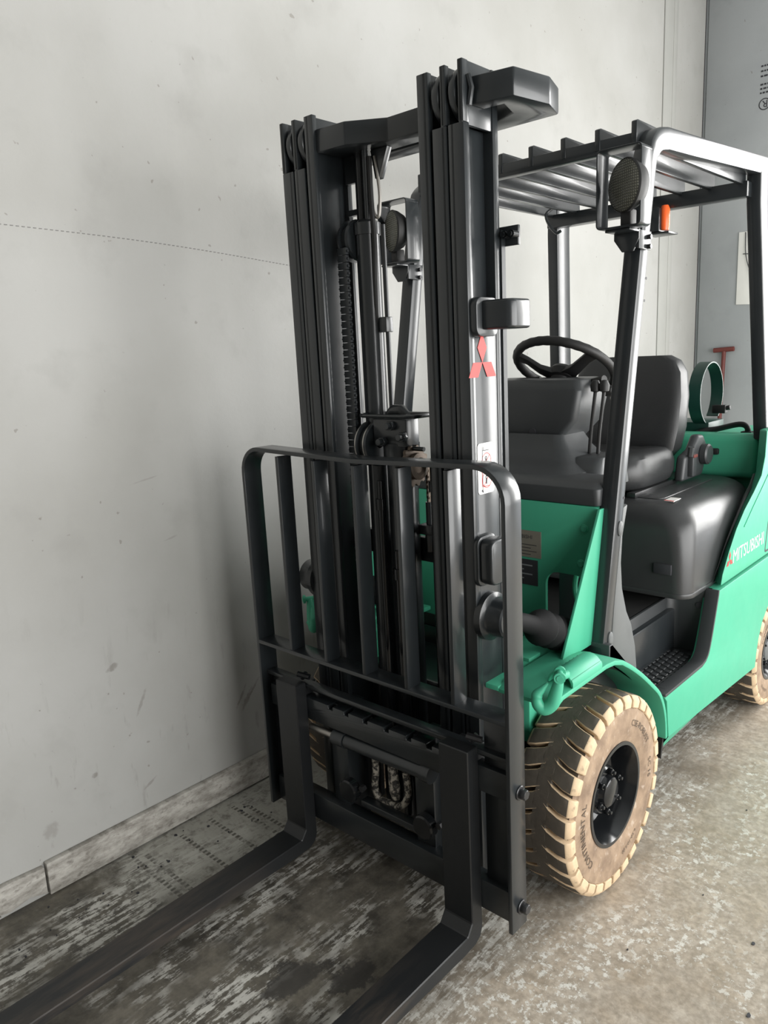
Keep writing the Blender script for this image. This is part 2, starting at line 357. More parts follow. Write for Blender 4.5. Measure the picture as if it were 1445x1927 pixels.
# baseboard: long plank plus a splintered end piece
bb = MB().box(XW, XW+.022, -1.085, 3.15, .006, .108)
struct(bb.build('baseboard_left', 'base', bevel=.003), 'scuffed off-white plank along the foot of the wall')
be = MB()
be.prism([(-2.2,.03),(-1.62,.035),(-1.40,.02),(-1.25,.03),(-1.2,.018),(-1.14,.03),(-1.091,.014),(-1.091,.10),(-1.2,.106),(-1.3,.098),(-1.6,.105),(-2.2,.1)], 'x', XW, XW+.020)
be.prism([(-2.2,.0),(-1.7,.0),(-1.3,.0),(-1.22,.012),(-1.3,.03),(-1.6,.03),(-2.2,.03)], 'x', XW, XW+.012)
struct(be.build('baseboard_left', 'base', bevel=.002), 'splintered short end of the plank at the wall foot')
# pencil line of dots along the wall (wall marks)
pm = MB()
for i in range(70):
    t = i/69; y = -1.02+t*1.05; z = 1.905-.09*t+.035*t*t+.02*math.sin(3.1*t)
    pm.box(XW, XW+.0012, y, y+.008, z, z+.0022)
pm.build('pencil_marks', 'pencil', wl, smooth=False, label='row of faint pencil dots across the wall')
# grey boards of the back wall with print, seams, box
for x0, x1 in ((-.75, -.212), (-.206, 1.04)):
    MB().box(x0, x1, YB-.012, YB, .02, ZC-.02).build('board', 'wallback', wb, bevel=.002)
pt = MB()
for i, (z, w) in enumerate(((3.235,.16),(3.205,.2),(3.175,.2),(3.125,.2),(3.10,.2),(3.075,.2))):
    x = -.405
    while x < -.405+w:
        l = random.uniform(.008,.022); pt.box(x, x+l, YB-.0135, YB-.012, z, z+.010); x += l+.006
ring = arc((-.374,3.01), .036, 0, 360, 28)[:-1]; rin = arc((-.374,3.01), .030, 0, 360, 28)[:-1]
pt.add([(a,YB-.0135,c) for a,c in ring]+[(a,YB-.0135,c) for a,c in rin], [(i,(i+1)%28,28+(i+1)%28,28+i) for i in range(28)])
vs, fs = text_mesh('R', .06)
pt.add([(-.353-a, YB-.0135, 3.031-c) for a, c, _ in vs], fs)   # the sheet hangs upside down
pt.build('printed_marks', 'ink', wb, smooth=False, label='upside-down maker print on the grey board')
op = MB().prism([(-.495,1.76),(-.30,1.75),(-.30,2.235),(-.495,2.235)], 'y', YB-.02, YB-.012)
op.build('access_panel', 'label', wb, bevel=.002, label='pale access panel with a loose wire')
MB().tube(bezier([(-.45,YB-.024,2.23),(-.44,YB-.03,2.08),(-.40,YB-.03,1.95),(-.36,YB-.03,1.88)]), .003, 6).tube([(-.46,YB-.026,2.09),(-.39,YB-.026,2.085)], .003, 6).build('loose_wire', 'ink', wb)

# ------------------------------------------------------------------ red T-handled rod leaning in the corner
th = MB().tube([(-.555,3.70,1.45),(-.555,3.60,.0)], .014, 10).tube([(-.625,3.70,1.455),(-.488,3.70,1.462)], .017, 10)
th.xf(lambda x,y,z: (x, y+.115, z))
top(th.build('t_handle_bar', 'redpaint'), 'rusty red T-handled steel bar standing against the grey wall behind the seat', 'tool')

# ------------------------------------------------------------------ grit on the floor
gr = MB()
for i in range(150):
    x = random.uniform(.62, 2.2); y = random.uniform(-1.2, 1.6); r = random.choice((.002,.0025,.003,.004,.006)); a = random.random()*6
    pts = [(x+r*random.uniform(.5,1)*math.cos(a+q*math.pi/3), y+1.6*r*random.uniform(.5,1)*math.sin(a+q*math.pi/3)) for q in range(6)]
    gr.prism(pts, 'z', .0003, .0025)
for i in range(40):
    x = random.uniform(-.73,-.55); y = random.uniform(-1.4,-.4); r = random.choice((.002,.003,.005))
    gr.prism([(x+r*math.cos(q*1.26), y+r*math.sin(q*1.26)) for q in range(5)], 'z', .0003, .003)
top(gr.build('floor_grit', 'ink', smooth=False), 'scattered dark grit and flakes lying on the concrete floor', 'debris', kind='stuff')

# ================================================================== FORKLIFT
FL = bpy.data.objects.new('forklift', None); COL.objects.link(FL); FL.empty_display_size = .2
top(FL, 'green and black counterbalance forklift with tall black mast and two forks', 'forklift')
TILT = -.0069
def sh(x, y, z): return (x, y+TILT*z, z)

# ---------- wheels
def tread_lugs(R, w, n, parent, shoulder, side):
    """one staggered row of shoulder blocks; outer face towards side*x"""
    mb = MB(); pitch = 2*math.pi/n; hw = pitch*.405
    # section along the width: (offset from outer face inward, radius bottom, radius top, half angle, twist)
    secs = [(0.0, shoulder, R-.016, hw*.92, 0), (.010, shoulder, R-.003, hw, .0), (.035, R-.03, R, hw*1.02, .02), (.062, R-.03, R, hw*1.0, .06), (w*.46, R-.028, R-.001, hw*1.18, .10)]
    vs = []; fs = []
    for off, rb, rt, h, tw in secs:
        x = side*(w/2-off)
        for r, a in ((rb,-h),(rt,-h),(rt,h),(rb,h)):
            vs.append((x, r*math.sin(a+tw), r*math.cos(a+tw)))
    mi = []
    for i in range(len(secs)-1):
        for q in range(4):
            fs.append((4*i+q, 4*i+(q+1)%4, 4*i+4+(q+1)%4, 4*i+4+q)); mi.append(1 if (q == 1 and i > 0) else 0)
    fs += [(3,2,1,0), tuple(4*(len(secs)-1)+q for q in (0,1,2,3))]; mi += [0, 1]
    mb.v = vs; mb.f = fs; mb.mi = mi
    me = mb.mesh('tread_lug', ['lug', 'tread'], bevel=.0025, seg=1)
    for k in range(n):
        o = link('tread_lug', me, parent); o.rotation_euler = (2*math.pi*k/n+(.5*pitch if side < 0 else 0), 0, 0)
def wheel(name, loc, R, w, rr, side, n, hubx, label, lugs=(1,1), words=(), nut_r=.058, hub_r=.07, cap_r=.045, cap_mat='blackgloss'):
    """tyre centred on its own origin, outer side towards side*x (side 1 = right)"""
    h = w/2; sd = R*.858
    prof = [(rr-.01,-h*.86),(rr+.004,-h*.9),(rr+.03,-h*.99),(sd-.012,-h*.97),(sd,-h*.955),(sd+.004,-h*.90),(R-.022,-h*.86),(R-.020,-h*.32),(R-.0012,-h*.22),(R-.0012,h*.22),(R-.020,h*.32),(R-.022,h*.86),(sd+.004,h*.90),(sd,h*.955),(sd-.012,h*.97),(rr+.03,h*.99),(rr+.004,h*.9),(rr-.01,h*.86)]
    mb = MB()
    mb.lathe(prof, (0,0,0), 'x', 72)
    k = len(prof)-1
    mb.mi = [1 if 6 <= (i % k) <= 10 else 0 for i in range(len(mb.f))]
    ty = mb.build(name, ['sidewall', 'tread'], FL, label=label); ty.location = loc
    if side < 0: ty.rotation_euler = (0, 0, math.pi)
    s = 1
    for sd_, on in ((1, lugs[0]), (-1, lugs[1])):
        if on: tread_lugs(R, w, n, ty, sd+.002, sd_)
    # rim: dished disc, both lips
    rp = [(rr-.012,-h*.85),(rr+.004,-h*.80),(rr-.014,-h*.70),(rr-.022,-h*.2),(rr-.022,h*.1),(rr-.018,h*.55),(rr-.012,h*.74),(rr-.004,h*.80),(rr+.004,h*.86),(rr+.002,h*.93),(rr-.008,h*.93),(rr-.014,h*.80),(rr-.022,h*.5),(rr-.03,h*.1),(rr-.05,-h*.05),(hub_r,-h*.02),(.0,-h*.02)]
    MB().lathe(rp, (0,0,0), 'x', 56).build('rim', 'blackgloss', ty)
    hx = hubx
    hp = [(.0,-.02),(hub_r*.9,-.02),(hub_r*.96,hx-.035),(hub_r,hx-.03),(hub_r,hx-.018),(hub_r*.92,hx-.012),(cap_r+.004,hx-.012),(cap_r,hx-.006),(cap_r*.94,hx+.004),(cap_r*.8,hx+.008),(.0,hx+.008)]
    MB().lathe(hp, (0,0,0), 'x', 36).build('hub', cap_mat, ty)
    for q in range(6):
        a = math.radians(60*q+20); c = (hx-.012, nut_r*math.cos(a), nut_r*math.sin(a))
        nb = MB(); hexbolt(nb, c, (1,0,0), .0095, .016); nb.cyl(c, (c[0]+.024, c[1], c[2]), .005, 8)
        nb.build('wheel_nut', 'blackgloss', ty, bevel=.001, seg=1)
    for body, size, rad, a0, mirror in words:
        vs, fs = text_mesh(body, size)
        lb = MB(); out = []
        for a, c, _ in vs:
            # letters read from outside with their feet to the hub; y axis runs away from a viewer at +x -> angle grows clockwise
            th_ = math.radians(a0)-a/rad*(-1); r_ = rad+c
            ph = math.radians(90)-th_
            out.append((h*.985+.0012, -r_*math.sin(math.radians(90)-ph)*-1, r_*math.cos(math.radians(90)-ph)))
        lb.add(out, fs); lb.build('lettering', 'tyreink', ty, smooth=False)
    return ty
XT = .5082; R_ = .2846; FW = .178
wf = (XT-FW/2, 0, R_)
wheel('front_wheel', wf, R_, FW, .1475, 1, 30, .062, 'right-hand solid tyre, beige with dark dirty tread and black rim',
      words=(('CONTINENTAL', .030, .196, 228, 0), ('CSE-ROBUST', .026, .196, 22, 0), ('SC 15', .026, .196, 82, 0), ('6.50-10/5.00', .018, .196, 145, 0)))
wheel('front_wheel', (-wf[0], 0, R_), R_, FW, .1475, -1, 30, .062, 'beige solid tyre on the wall side, mostly hidden')
RR_ = .2324; RW = .15; YR = 1.456
wheel('rear_wheel', (.497-RW/2, YR, RR_), RR_, RW, .118, 1, 24, .052, 'small beige rear tyre with grey hub cap', words=(('CONTINENTAL', .024, .155, -62, 0), ('6.00-9/4.00', .018, .158, 200, 0)), nut_r=.056, hub_r=.066, cap_r=.046, cap_mat='grey_plastic')
wheel('rear_wheel', (-.497+RW/2, YR, RR_), RR_, RW, .118, -1, 24, .052, None, lugs=(0,0), nut_r=.056, hub_r=.066, cap_r=.046)
MB().cyl((-.34,0,R_),(.34,0,R_),.075).box(-.2,.2,-.09,.12,.17,.42).build('front_axle', 'black', FL, bevel=.006)
MB().cyl((-.36,YR,RR_),(.36,YR,RR_),.05).build('rear_axle', 'black', FL)

# ---------- forks
for s in (-1, 1):
    fp = [(-.451,.582),(-.494,.582),(-.494,.110),(-.513,.083),(-1.46,.066),(-1.54,.056),(-1.55,.050),(-1.54,.045),(-.53,.038),(-.482,.042),(-.460,.055),(-.451,.078)]
    f = MB().prism(fp, 'x', s*.2675, s*.3577).box(min(s*.275,s*.35), max(s*.275,s*.35), -.455, -.405, .535, .574).xf(sh)
    fo = f.build('fork', 'fork', FL, bevel=.0025, seg=1, ang=25, smooth=False)
    c = s*.3126
    lv = MB().tube([(c+.015,-.44,.583),(c+.03,-.435,.60)], .008, 8).tube([(c+.012,-.452,.600),(c+.048,-.438,.594)], .009, 8).xf(sh)
    lv.build('locking_lever', 'blackgloss' if s < 0 else 'bolt', fo)

# ---------- carriage
def notched():
    top_ = []; x = -.44; pts = []
    notch = [-.17, -.105, -.03, .05, .13, .20]
    for c in notch: pts += [(c-.009,.532),(c-.009,.519),(c+.009,.519),(c+.009,.532)]
    return [(-.44,.462),(-.44,.532)]+pts+[(.44,.532),(.44,.462)]
cb = MB().prism(notched(), 'y', -.45, -.408).xf(sh).build('carriage_bar', 'black', FL, bevel=.003, ang=50)
cb2 = MB().box(-.44,.44,-.45,-.408,.130,.213).xf(sh).build('carriage_bar', 'black', FL, bevel=.003)
MB().box(-.42,.42,-.43,-.40,.545,.556).xf(sh).build('carriage_top_lip', 'black', FL, bevel=.002)
for x0, x1 in ((-.2,-.135), (.125,.19)):
    MB().box(x0,x1,-.425,-.34,.135,.53).xf(sh).build('carriage_upright', 'black', FL, bevel=.003)
MB().box(.362,.452,-.432,-.416,.135,.66).xf(sh).build('carriage_end_plate', 'black', FL, bevel=.002)
MB().box(-.452,-.40,-.432,-.416,.135,.56).xf(sh).build('carriage_end_plate', 'black', FL, bevel=.002)
ssc = MB().cyl((-.115,-.44,.436),(.168,-.44,.442),.021).cyl((-.165,-.44,.435),(-.118,-.44,.436),.024).cyl((.17,-.44,.442),(.2,-.44,.442),.025).xf(sh).build('side_shift_cylinder', 'black', FL)
MB().cyl((-.27,-.44,.434),(-.16,-.44,.435),.011).xf(sh).build('cylinder_rod', 'steel', ssc)
MB().box(-.075,.155,-.44,-.41,.243,.262).xf(sh).build('carriage_crossbar', 'black', FL, bevel=.003)
for x in (-.112, .172):
    MB().lathe([(.0,-.03),(.03,-.03),(.034,-.026),(.034,-.004),(.030,0),(.018,0),(.016,-.006),(0,-.006)], (x,-.43,.283), 'y', 24).xf(sh).build('carriage_roller', 'blackgloss', FL)
    b_ = MB(); hexbolt(b_, (x+.045,-.43,.30), (0,-1,0), .010, .015); b_.xf(sh).build('bolt', 'bolt', FL)
MB().tube(bezier([(-.046,-.40,.40),(-.047,-.40,.345),(-.053,-.40,.289),(-.036,-.40,.262),(.0,-.40,.262),(.03,-.40,.262),(.062,-.40,.285),(.076,-.40,.33),(.07,-.40,.385)], 6), .0105, 10).xf(sh).build('hose', 'hosepaint', FL, label='u-bent hydraulic hose with flaking pale paint')
MB().tube([(.018,-.398,.40),(.020,-.398,.35),(.024,-.398,.31),(.028,-.398,.285)], [.014,.015,.017,.012], 10).xf(sh).build('hose_fitting', 'hosepaint', FL)

# ---------- load backrest
XB = .4628; YB0 = -.4719; PD = .0644; TH = .012
path = [(-XB,0,.119),(-XB,0,1.20)]+[(p[0],0,p[1]) for p in arc((-XB+.078,1.204), .078, 180, 90, 8)]+[(0,0,1.270)]
path += [(p[0],0,p[1]) for p in arc((XB-.085,1.194), .085, 90, 0, 8)]+[(XB,0,1.19),(XB,0,.119)]
hb = MB().sweep(path, (0,1,0), YB0, YB0+PD, TH, inner=-1).xf(sh)
LB = hb.build('load_backrest', 'black', FL, bevel=.0018, seg=2, ang=50)
for x in (-.30,-.15,0,.15,.30):
    zt = 1.262 - .010*(1-abs(x)/.4)
    MB().box(x-.006, x+.006, YB0+.002, YB0+.052, .678, zt).xf(sh).build('backrest_bar', 'black', LB, bevel=.0015)
MB().box(-XB+.01, XB-.01, YB0, YB0+.060, .669, .681).xf(sh).build('backrest_cross_bar', 'black', LB, bevel=.0015)
MB().box(-XB+.01, XB-.01, YB0+.02, YB0+.052, .563, .575).xf(sh).build('backrest_cross_bar', 'black', LB, bevel=.0015)
for s in (-1,1):
    for z in (.4876, .1761):
        b_ = MB(); hexbolt(b_, (s*XB,-.432,z), (s,0,0), .0135, .020); b_.cyl((s*XB,-.432,z),(s*(XB+.004),-.432,z),.018,16); b_.xf(sh).build('bolt', 'bolt', LB, bevel=.0015, seg=1)

# ---------- mast rails
YM = -.3667; MD = .1336; ZM = 2.142; ZCUT = 2.016
def rail(kind, s):
    mb = MB(); y0, y1 = YM, YM+MD; t = .016
    def bx(x0,x1,a,b,z0,z1): mb.box(min(s*x0,s*x1), max(s*x0,s*x1), a, b, z0, z1)
    if kind == 'outer':
        u_ = .022
        bx(.266,.276,y0,y1,.10,ZCUT); bx(.290,.300,y0,y1,ZCUT-.004,ZM); bx(.260,.3026,y0,y0+u_,.10,ZCUT); bx(.289,.3026,y0,y0+u_,ZCUT,ZM)
        bx(.260,.3026,y1-u_,y1,.10,ZM); bx(.276,.3014,y0+u_,y1-u_,.10,1.60)
    elif kind == 'mid':
        bx(.240,.250,y0,y1,.12,ZM-.002); bx(.215,.2555,y0,y0+t,.12,ZCUT); bx(.241,.2555,y0,y0+t,ZCUT,ZM-.002); bx(.215,.2555,y1-t,y1,.12,ZM-.002)
    else:
        bx(.190,.201,y0,y1,.14,ZM-.004); bx(.1745,.2065,y0,y0+t,.14,ZM-.004); bx(.1745,.2065,y1-t,y1,.14,ZM-.004)
    return mb.xf(sh).build('mast_rail', 'black', FL, bevel=.0022, seg=2)
RAIL = {}
for s in (-1,1):
    for k in ('outer','mid','inner'): RAIL[k,s] = rail(k, s)
    for xc, w, par in ((.272,.026,'mid'),(.225,.028,'inner')):
        pr_ = [(0,-w/2),(.048,-w/2),(.058,-w*.3),(.060,0),(.058,w*.3),(.048,w/2),(0,w/2)]
        MB().lathe(pr_, (s*xc, YM+.058, 2.082), 'x', 36).xf(sh).build('mast_roller', 'black', RAIL[par,s])
# top tie plate of the outer rails, with ears reaching past the rails, and the inner tie
tp = [(.300,-.350),(.40,-.330),(.418,-.212),(.392,-.128),(-.300,-.128),(-.300,-.235),(-.262,-.235),(-.25,-.197),(.262,-.197),(.328,-.225),(.350,-.295),(.300,-.300)]
MB().prism(tp, 'z', 2.053, 2.112).build('mast_tie_plate', 'black', FL, bevel=.005, seg=2, ang=25)
for s in (1,): MB().tube([(s*.304,-.362,2.112),(s*.309,-.357,2.085),(s*.304,-.36,2.05)], .007, 8).build('weld_bead', 'black', FL)
it = [(-.176,-.372),(-.078,-.364),(.012,-.302),(.176,-.302),(.176,-.23),(-.176,-.23)]
MB().prism(it, 'z', 2.047, 2.103).build('inner_tie_plate', 'black', FL, bevel=.004, ang=25)
MB().prism([(-.176,-.27),(-.10,-.27),(-.10,-.255),(-.176,-.255)], 'z', 1.98, 2.05).build('hanger_bracket', 'black', FL, bevel=.002)
MB().prism([(-.075,2.047),(-.015,2.047),(-.048,1.975),(-.062,1.975)], 'y', -.275, -.255).build('hanger_bracket', 'black', FL, bevel=.002)
for z0, z1 in ((.25,.33),(.95,1.02)):
    MB().box(-.29,.29,-.236,-.215,z0,z1).xf(sh).build('mast_cross_member', 'black', FL, bevel=.003)
# stop pads, lower pads and pivot bosses on the outer rails
for s in (-1,1):
    def q(mb): return mb if s > 0 else mb.mirror()
    o_ = RAIL['outer',s]
    if s > 0: q(MB().prism(rrect(-.362,-.275,1.556,1.645,.02), 'x', .300, .322)).xf(sh).build('stop_pad_base', 'black', o_, bevel=.003)
    if s > 0: q(MB().prism([(.318,-.342),(.385,-.330),(.397,-.318),(.397,-.252),(.318,-.252)], 'z', 1.571, 1.637)).xf(sh).build('stop_pad', 'black', o_, bevel=.007, seg=3)
    if s > 0: q(MB().prism(rrect(-.372,-.29,.955,1.082,.022), 'x', .300, .316)).xf(sh).build('stop_pad_base', 'black', o_, bevel=.004)
    if s > 0: q(MB().prism(rrect(-.366,-.286,.962,1.076,.02), 'x', .316, .352)).xf(sh).build('stop_pad', 'black', o_, bevel=.006, seg=3)
    q(MB().lathe([(0,.300),(.062,.300),(.062,.318),(.052,.324),(.048,.33),(.048,.366),(.044,.371),(0,.371)], (0,-.315,.868), 'x', 32)).xf(sh).build('tilt_pivot', 'black', o_)
    bt = MB().tube([(.345,-.325,.868),(.350,-.24,.835),(.354,-.19,.812)]+[(.354-.002*i,-.175+.022*i,.805-.0105*i) for i in range(12)], [.022,.024,.026]+[.050 if i % 2 else .041 for i in range(12)], 24); q(bt).build('tilt_cylinder', 'boot', FL)
q_ = MB().box(.275,.342,-.216,-.206,1.765,1.81).xf(sh).build('sensor_bracket', 'black', FL, bevel=.002)
for x in (.317,.337):
    MB().cyl((x,-.216,1.788),(x,-.240,1.788),.009,14).cyl((x,-.24,1.788),(x,-.246,1.788),.006,10).xf(sh).build('sensor_cap', 'blackgloss', q_)
MB().box(.300,.306,-.232,-.216,1.2,1.80).xf(sh).build('cable_strip', 'black', FL)
# emblem: three red diamonds on the right-hand outer rail
def emblem(mb, o, ux, uz, size, mi=0):
    """three rhombs meeting at o, ux / uz unit vectors in the surface, size = rhomb length"""
    o = Vector(o); ux = Vector(ux); uz = Vector(uz)
    for a in (90, 210, 330):
        d = Vector((math.cos(math.radians(a)), math.sin(math.radians(a)))); n_ = Vector((-d.y, d.x)); h = size*.29
        pp = [Vector((0,0)), d*size*.5+n_*h, d*size, d*size*.5-n_*h]
        mb.add([o+ux*p.x+uz*p.y for p in pp], [(0,1,2,3)], mi)
    return mb
em = emblem(MB(), (.3030,-.3165,1.497), (0,.94,0), (0,0,1), .068).xf(sh)
em.build('emblem', 'red', RAIL['outer',1], smooth=False, label='red three-diamond emblem')
# safety label
dl = MB().prism(rrect(-.346,-.279,1.182,1.306,.009), 'x', .3026, .3034).xf(sh).build('safety_label', 'label', RAIL['outer',1], label='white safety label with red and black pictograms')
dk = MB(); x = .3036
def seg(mb, y0, z0, y1, z1, w): 
    d = Vector((y1-y0, z1-z0)).normalized(); n_ = Vector((-d.y, d.x))*w/2
    mb.add([(x,y0+n_.x,z0+n_.y),(x,y1+n_.x,z1+n_.y),(x,y1-n_.x,z1-n_.y),(x,y0-n_.x,z0-n_.y)], [(0,1,2,3)])
r1 = MB(); k1 = MB()
for zc in (1.262, 1.215):
    c_ = arc((-.310, zc), .019, 0, 360, 20)
    for a, b in zip(c_[:-1], c_[1:]): seg(r1, a[0],a[1],b[0],b[1], .0022)
    seg(r1, -.323, zc-.014, -.297, zc+.014, .0022)
    c_ = arc((-.312, zc+.007), .0035, 0, 360, 8)
    for a, b in zip(c_[:-1], c_[1:]): seg(k1, a[0],a[1],b[0],b[1], .003)
    seg(k1, -.312, zc+.003, -.312, zc-.010, .006)
seg(r1, -.328,1.20,-.30,1.20,.002); seg(r1, -.33,1.24,-.33,1.20,.002)
seg(k1, -.327,1.298,-.327,1.19,.0025); seg(k1, -.325,1.288,-.300,1.288,.002); seg(k1, -.322,1.297,-.322,1.288,.002)
seg(k1, -.332,1.192,-.325,1.186,.005)
r1.xf(sh).build('pictogram', 'red', RAIL['outer',1], smooth=False); k1.xf(sh).build('pictogram', 'ink', RAIL['outer',1], smooth=False)

# ---------- lift cylinders, chains and hoses between the rails
lc = MB().cyl((-.098,-.262,.16),(-.098,-.262,1.86),.032,24).lathe([(0,0),(.036,0),(.036,.03),(.02,.04),(.016,.04)], (-.098,-.262,1.84), 'z', 20).xf(sh).build('lift_cylinder', 'black', FL)
MB().cyl((-.112,-.262,1.85),(-.112,-.262,2.05),.0155,16).xf(sh).build('piston_rod', 'blackgloss', lc)
MB().cyl((-.085,-.272,1.3),(-.085,-.272,2.05),.0085,12).xf(sh).build('hydraulic_pipe', 'black', FL)
MB().cyl((-.040,-.262,.9),(-.042,-.262,1.86),.0065,12).xf(sh).build('hydraulic_pipe', 'black', FL)
MB().box(-.060,-.034,-.275,-.248,1.585,1.625).xf(sh).build('pipe_clamp', 'black', FL, bevel=.002)
MB().tube(bezier([(-.06,-.262,2.03),(-.052,-.262,1.985),(-.047,-.262,1.93),(-.053,-.265,1.88),(-.066,-.27,1.90),(-.07,-.27,1.97)], 6), .0045, 8).xf(sh).build('hose', 'steel', FL)
MB().tube(bezier([(-.072,-.27,2.03),(-.066,-.275,1.92),(-.062,-.275,1.82),(-.066,-.275,1.74),(-.075,-.27,1.60)], 6), .007, 8).xf(sh).build('hose', 'rubber', FL)
pl = MB().lathe([(.012,-.020),(.052,-.020),(.055,-.012),(.045,-.010),(.045,.010),(.055,.012),(.052,.020),(.012,.020)], (-.140,-.265,1.83), 'x', 32).xf(sh).build('chain_pulley', 'black', FL)
MB().box(-.16,-.10,-.27,-.255,1.895,1.91).xf(sh).build('hose_guide', 'black', FL)
# leaf chain with paired pin ends down the left pulley
lch = MB()
for i in range(46):
    z = 1.80-i*.019
    lch.box(-.156,-.124,-.322,-.312,z-.0085,z+.0085); lch.cyl((-.160,-.317,z),(-.120,-.317,z),.0035,6)
lo = lch.xf(sh).build('lift_chain', 'black', FL); lo['kind'] = 'stuff'
# free-lift cylinder head: chain sheave, block with three bolts, guard loop, sprocket and chain
fc = MB().cyl((0,-.275,.14),(0,-.275,1.27),.042,28).lathe([(0,0),(.05,0),(.05,.04),(.03,.05),(0,.05)], (0,-.275,1.25), 'z', 24).xf(sh).build('free_lift_cylinder', 'black', FL)
blk = MB().box(-.062,.056,-.318,-.265,1.284,1.358).xf(sh).build('cylinder_head_block', 'black', fc, bevel=.003)
for x, z in ((.010,1.340),(.050,1.312),(-.022,1.297)):
    b_ = MB(); hexbolt(b_, (x,-.318,z), (0,-1,0), .0135, .016); b_.cyl((x,-.334,z),(x,-.346,z),.009,12); b_.xf(sh).build('bolt', 'black', fc, bevel=.001, seg=1)
ringp = [(p[0],p[1],1.366) for p in rrect(-.105,.098,-.335,-.245,.03)]
MB().tube(ringp, .0055, 8, closed=True).xf(sh).build('hose_guard_loop', 'black', fc)
MB().tube([(-.03,-.29,1.366),(-.01,-.29,1.378),(.02,-.29,1.378),(.04,-.29,1.366)], [.01,.016,.016,.01], 10).xf(sh).build('guard_clip', 'black', fc)
MB().lathe([(.012,-.022),(.058,-.022),(.062,-.018),(.062,-.012),(.050,-.008),(.050,.008),(.062,.012),(.062,.018),(.058,.022),(.012,.022)], (-.088,-.290,1.285), 'x', 40).xf(sh).build('chain_sheave', 'black', fc)
for xo in (-.015,.015): MB().lathe([(.0622,-.0018),(.0626,0),(.0622,.0018)], (-.088+xo,-.290,1.285), 'x', 40).xf(sh).build('rubbed_groove', 'steel', fc)
sp = MB(); tn = 14; pts = []
for i in range(tn*2):
    r = .056 if i % 2 == 0 else .049; a = math.pi*i/tn; pts += [(r*math.cos(a-.06), r*math.sin(a-.06)),(r*math.cos(a+.06), r*math.sin(a+.06))]
sp.prism([(p[0]-.296,p[1]+1.232) for p in pts], 'x', .055, .064); sp.lathe([(.0,-.002),(.03,-.002),(.036,.004),(.036,.016),(.024,.018),(.018,.012),(0,.012)], (.064,-.296,1.232), 'x', 24)
spo = sp.xf(sh).build('chain_sprocket', 'chain', fc)
MB().cyl((.05,-.30,1.279),(.10,-.30,1.279),.006,10).xf(sh).build('pin', 'black', fc)
lk = MB()
hole = rrect(-.0045,.0045,-.0135,.0135,.0044,4)
lk.prism(rrect(-.0055,.0055,-.0125,.0125,.0054,4), 'x', -.004, -.0022).prism(rrect(-.0055,.0055,-.0125,.0125,.0054,4), 'x', .0022, .004)
for z in (-.008,.008): lk.cyl((-.0055,0,z),(.0055,0,z),.0032,8)
lkm = lk.mesh('chain_link', ['chain'])
CH = MB().cyl((.062,-.242,1.125),(.062,-.242,1.005),.010,12).xf(sh).build('chain_anchor', 'black', FL)
for i in range(8):
    o = link('chain_link', lkm, CH); o.location = sh(.062, -.242, 1.232-i*.0145)
    if i % 2: o.scale = (.72, 1, 1)
MB().box(.035,.084,-.262,-.212,1.035,1.062).xf(sh).cyl((.062,-.249,.985),(.062,-.249,1.04),.015,6).build('chain_anchor_block', 'black', CH, bevel=.002)
for x, y, r, z0, z1 in ((.028,-.30,.011,.5,1.20),(-.035,-.33,.010,.3,1.19),(.02,-.33,.012,.2,1.0),(.095,-.262,.008,.2,1.24)):
    h_ = MB().cyl((x,y,z0),(x,y,z1),r,12).lathe([(r,0),(r+.005,0),(r+.005,.03),(r,.03)], (x,y,z1-.08), 'z', 14).xf(sh); h_.build('hydraulic_pipe', 'blackgloss', FL)
# dark frame between the front wheels
MB().box(-.36,.36,.10,1.30,.24,.60).build('chassis', 'black', FL, bevel=.01)
MB().box(-.30,.30,-.19,.06,.30,.56).build('mast_mount', 'black', FL, bevel=.01)
for s in (-1,1): MB().box(min(s*.26,s*.32),max(s*.26,s*.32),-.16,-.10,.45,.70).build('frame_rib', 'green', FL, bevel=.004)

# ---------- overhead guard
TX = .405
def guard_side(s):
    cl = [(.066,.625),(.270,1.78),(.303,1.965)]
    cl += [(p[0],p[1]) for p in bezier([(.306,1.985,0),(.322,2.035,0),(.360,2.070,0),(.42,2.083,0)], 5)]
    cl += [(.60,2.092),(1.36,2.136)]
    P = [Vector((0,y,z)) for y,z in cl]; hw = .0255; hd = .0265; rings = []
    for i, p in enumerate(P):
        t = (P[min(i+1,len(P)-1)]-P[max(i-1,0)]).normalized(); n_ = Vector((0,-t.z,t.y)); d = hd+(.004 if i > 8 else 0)
        # rounded-rectangle section
        sec = rrect(-hw,hw,-d,d,.008,2)
        rings.append([(s*TX+a, p.y+n_.y*b, p.z+n_.z*b) for a,b in sec])
    return MB().loft(rings)
GD = {}
for s in (-1,1):
    g_ = guard_side(s).build('guard_post', 'black', FL, label=('front post and roof rail nearest the camera' if s > 0 else 'front post and roof rail on the wall side'))
    GD[s] = g_
    # rear post
    rings = []
    for (x,y,z) in ((.405,1.270,2.125),(.408,1.272,2.0),(.445,1.365,1.14)):
        rings.append([(s*x+a, y+b, z) for a,b in rrect(-.025,.025,-.055,.055,.008,2)])
    MB().loft(rings).build('guard_rear_post', 'black', FL)
    # oval plugs and small holes on the post face
    for z in (1.016, .703):
        y = .114+(z-1.013)*.165+.028
        MB().loft([[(s*(TX+.0255+h_), y+a*k, z+b*k) for a,b in arc((0,0),1,0,360,20)[:-1]] for h_,k in ((0,.022),(.003,.022),(.006,.017),(.0062,.002))]).xf(lambda x_,y_,z_: (x_, y+(y_-y)*.62, z_)).build('oval_plug', 'grey_plastic', g_)
    for y, z in ((.285,1.70),(.276,1.64),(.17,1.10)):
        MB().cyl((s*(TX+.0255),y-.005,z),(s*(TX+.0263),y-.005,z),.004,10).build('screw_hole', 'ink', g_)
